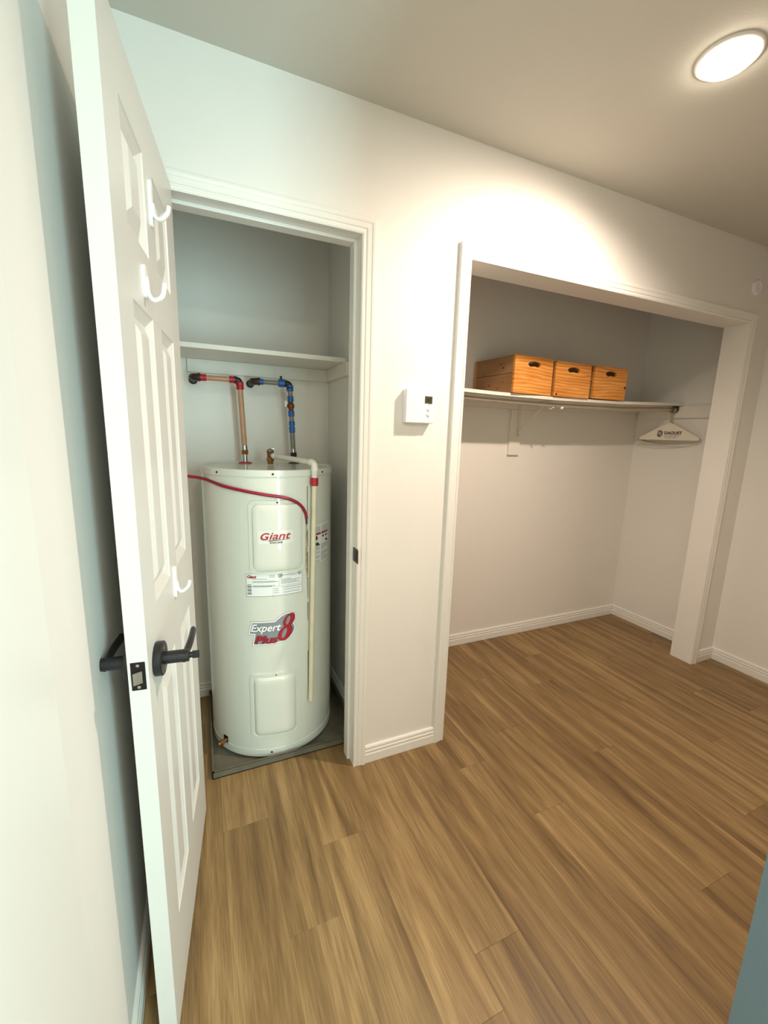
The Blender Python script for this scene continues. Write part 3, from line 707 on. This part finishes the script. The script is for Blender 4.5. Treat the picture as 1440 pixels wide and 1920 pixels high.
# shelf bracket
br = empty('shelf_bracket', (1.752, D-.017, 1.39)); tag(br, 'white metal shelf and rod bracket screwed under the middle of the closet shelf', 'bracket')
Bc = loc(br); zs = ztop(1.752)-.018
b_ = B(); p = Bc(1.752, D-.018, 1.39)
box(b_, p.x-.011, p.x+.011, p.y-.002, p.y, 0, zs-1.39); obj('wall_leg', b_, MT['bracket'], br)
q = Bc(1.752, .44, zs); box(b_ := B(), q.x-.011, q.x+.011, q.y, p.y, q.z-.003, q.z); obj('shelf_arm', b_, MT['bracket'], br)
b_ = tube(B(), [Bc(1.752, D-.022, 1.42), Bc(1.752, .52, zs-.030), Bc(1.752, .475, zs-.018)], .0045, 8); obj('diagonal_brace', b_, MT['bracket'], br)
b_ = tube(B(), [Bc(1.752, .475, zs-.006), Bc(1.752, .478, zs-.036), Bc(1.752, .455, zs-.046), Bc(1.752, .436, zs-.036)], .004, 8); obj('rod_hook', b_, MT['bracket'], br)
b_ = lathe(B(), [(.0028, 0), (.0028, -.002)], Bc(1.752, D-.020, 1.405), 10, 'y'); obj('screw', b_, MT['black_s'], br)
# hanging rod, follows the sag
P = [(x, .455, ztop(x)-.0450+.004) for x in [X0+.001+(XR-.020-X0)*k/24 for k in range(25)]]
rd = tag(obj('closet_rod', tube(B(), P, .0125, 20), MT['rod'], smooth=True), 'thin metal clothes rod under the open closet shelf', 'rod')
obj('rod_socket', box(lathe(B(), [(.024, 0), (.024, -.010), (.016, -.012)], (XR-.0185, .455, ztop(2.87)-.041), 24, 'x'), XR-.0225, XR-.0185, .432, .478, ztop(2.87)-.045, ztop(2.87)-.0178, .001), MT['bronze'], rd)
kb = lathe(B(), [(.004, 0), (.009, .004), (.009, .014), (.004, .018)], (1.832, .452, ztop(1.83)-.062), 16, 'z')
obj('rod_clip', kb, MT['hookw'], rd, smooth=True)

# crates
def crate(x0, x1, y0, zb, h, rz, label, seed):
    wd, dp, t = x1-x0, .325, .014
    r = empty('wooden_crate', ((x0+x1)/2, y0+dp/2, zb), rz); tag(r, label, 'crate', 'wooden crates on the closet shelf')
    hw, hd = wd/2, dp/2
    def slab(outline, holes, y, th):
        b_ = flat_poly(B(), outline, holes)
        ex = bmesh.ops.extrude_face_region(b_, geom=b_.faces[:])
        for v in [g for g in ex['geom'] if isinstance(g, bmesh.types.BMVert)]: v.co.z += th
        for v in b_.verts: v.co = Vector((v.co.x, y+v.co.z, v.co.y))
        return b_
    def arch(cz):
        a = .047; pts = []
        for k in range(13):
            t_ = math.pi*k/12; pts.append((a*math.cos(t_), cz+.020*math.sin(t_)**.75))
        for k in range(1, 8):
            t_ = k/8; pts.append((-a+.006+(2*a-.012)*t_, cz-.013+.006*math.sin(math.pi*t_)))
        return pts
    out = rrect(-hw, hw, 0, h, .003, 2)
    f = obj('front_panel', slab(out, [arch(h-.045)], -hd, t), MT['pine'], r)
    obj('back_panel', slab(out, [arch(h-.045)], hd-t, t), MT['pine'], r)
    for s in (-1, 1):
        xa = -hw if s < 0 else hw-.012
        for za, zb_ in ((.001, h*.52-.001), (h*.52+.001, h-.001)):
            obj('side_plank', box(B(), xa+.0005, xa+.0115, -hd+t+.0003, hd-t-.0003, za, zb_, .001), MT['pine_shaded'], r)
    obj('bottom_panel', box(B(), -hw+.013, hw-.013, -hd+t+.0005, hd-t-.0005, .002, .010), MT['pine_shaded'], r)
    rs = random.Random(seed)
    return r, hw, hd, f
def knot(r, x, y, z, a, axis='y'):
    b_ = lathe(B(), [(a, -.0004), (a*.9, -.0008), (a*.3, -.0008)], (x, y, z), 14, axis); return b_
CZ = [ztop(1.545)+.0025, ztop(1.845)+.0025, ztop(2.145)+.0045]
r1, hw, hd, f1 = crate(1.402, 1.684, .400, CZ[0], .196, 0.065, 'orange pine crate at the left end of the row, its long side in view', 1)
for y, z, a in ((-.125, .135, .006), (-.105, .155, .0045), (-.02, .05, .0055), (.01, .03, .004), (-.09, .028, .0045), (.03, .11, .004), (-.13, .06, .004)):
    b_ = lathe(B(), [(a, .0004), (a*.9, -.0004), (a*.3, -.0006)], (-hw, y+.05, z), 12, 'x'); obj('knot', b_, MT['knot'], r1)
r2, hw2, hd2, f2 = crate(1.708, 1.978, .400, CZ[1], .190, 0.004, 'orange pine crate in the middle of the row of three', 2)
obj('knot', knot(r2, -hw2+.017, -hd2, .012, .007), MT['knot'], r2)
r3, hw3, hd3, f3 = crate(2.012, 2.281, .400, CZ[2], .187, -.006, 'paler pine crate at the right end of the row, dark knot at its edge', 3)
obj('knot', knot(r3, hw3-.008, -hd3, .075, .0085), MT['knot'], r3)
obj('knot', knot(r3, -hw3+.010, -hd3, .014, .004), MT['knot'], r3)

# hangers
def hanger(x, rz, z, label, first=None):
    if first:
        r = first.copy(); COL.objects.link(r)
        for ch in list(first.children):
            c = ch.copy(); COL.objects.link(c); c.parent = r
            for g in ch.children:
                d_ = g.copy(); COL.objects.link(d_); d_.parent = c
    else:
        r = empty('wire_hanger')
        P = [(0, -.014, -.018), (0, -.0165, .0), (0, -.012, .012), (0, 0, .0175), (0, .012, .012), (0, .016, .0), (0, .010, -.012), (0, .002, -.024), (0, 0, -.045), (0, 0, -.085)]
        obj('hook_wire', tube(B(), smooth_path(P, 5), .0024, 8), MT['hanger'], r, smooth=True)
        b_ = B(); zb = -.205; za = -.090; hw_ = .203
        tube(b_, smooth_path([(0, 0, za+.01), (0, -.02, za-.004), (0, -.10, za-.048), (0, -hw_+.012, zb+.017), (0, -hw_, zb+.006), (0, -hw_+.010, zb), (0, -.10, zb-.016), (0, 0, zb-.022), (0, .10, zb-.016), (0, hw_-.010, zb), (0, hw_, zb+.006), (0, hw_-.012, zb+.017), (0, .10, za-.048), (0, .02, za-.004), (0, 0, za+.01)], 4), .0022, 8)
        obj('frame_wire', b_, MT['hanger'], r, smooth=True)
        # folded paper cape: two skins bulging apart
        b_ = B(); n = 16
        for s in (-1, 1):
            top, bot = [], []
            for k in range(n+1):
                y = -hw_+.012+(2*hw_-.024)*k/n; f = abs(y)/hw_; zt_ = za+.008-(.108)*f**1.05; bulge = s*(.0035+.0015*math.cos(f*math.pi/2))
                top.append(b_.verts.new((s*.0022, y, zt_))); bot.append(b_.verts.new((bulge, y, zb+.004)))
            for k in range(n): b_.faces.new((top[k], top[k+1], bot[k+1], bot[k]))
        cp = obj('paper_cape', b_, MT['cape'], r)
        parts = []
        def pr(bm, name, mt):
            for v in bm.verts: v.co = Vector((-.0062, -v.co.x, v.co.y))
            return obj(name, bm, mt, cp)
        cy = -.163
        lg_ = [flat_poly(B(), [(-.072, cy-.010), (-.066, cy+.026), (-.046, cy+.026), (-.036, cy+.014), (-.038, cy-.006), (-.050, cy-.018), (-.060, cy-.018), (-.062, cy-.010)],
               [[(-.064, cy-.004), (-.056, cy-.004), (-.054, cy-.012), (-.048, cy-.010), (-.043, cy-.002), (-.043, cy+.012), (-.050, cy+.019), (-.062, cy+.019)]])]
        lg_.append(flat_poly(B(), [(-.058, cy-.012), (-.055, cy+.012), (-.046, cy+.012), (-.046, cy+.007), (-.051, cy+.007), (-.052, cy+.002), (-.047, cy+.002), (-.047, cy-.002), (-.053, cy-.002), (-.054, cy-.012)]))
        pr(join(lg_+[text_bm('DAOUST', .027, 0, .0009, cx=.030, cy=cy+.001, sx=1.02)]), 'cape_print', MT['ink'])
        ln_ = []
        for k in range(3): ln_.append(flat_poly(B(), [(-.02, cy-.008-.008*k), (.075-.01*k, cy-.008-.008*k), (.075-.01*k, cy-.0065-.008*k), (-.02, cy-.0065-.008*k)]))
        pr(join(ln_), 'cape_small_print', MT['inkg'])
    r.location = (x, .455, z); r.rotation_euler = (0, 0, rz)
    tag(r, label, 'hanger', 'wire hangers with paper capes on the rod')
    return r
zr = lambda x: ztop(x)-.0435
h1 = hanger(2.832, math.radians(6), zr(2.832), 'front wire hanger with a printed paper cape facing the room')
hanger(2.843, math.radians(3), zr(2.843), 'second paper caped hanger, between the front one and the one by the wall', h1)
hanger(2.855, math.radians(-1), zr(2.855), 'rear paper caped hanger, nearest the closet side wall', h1)
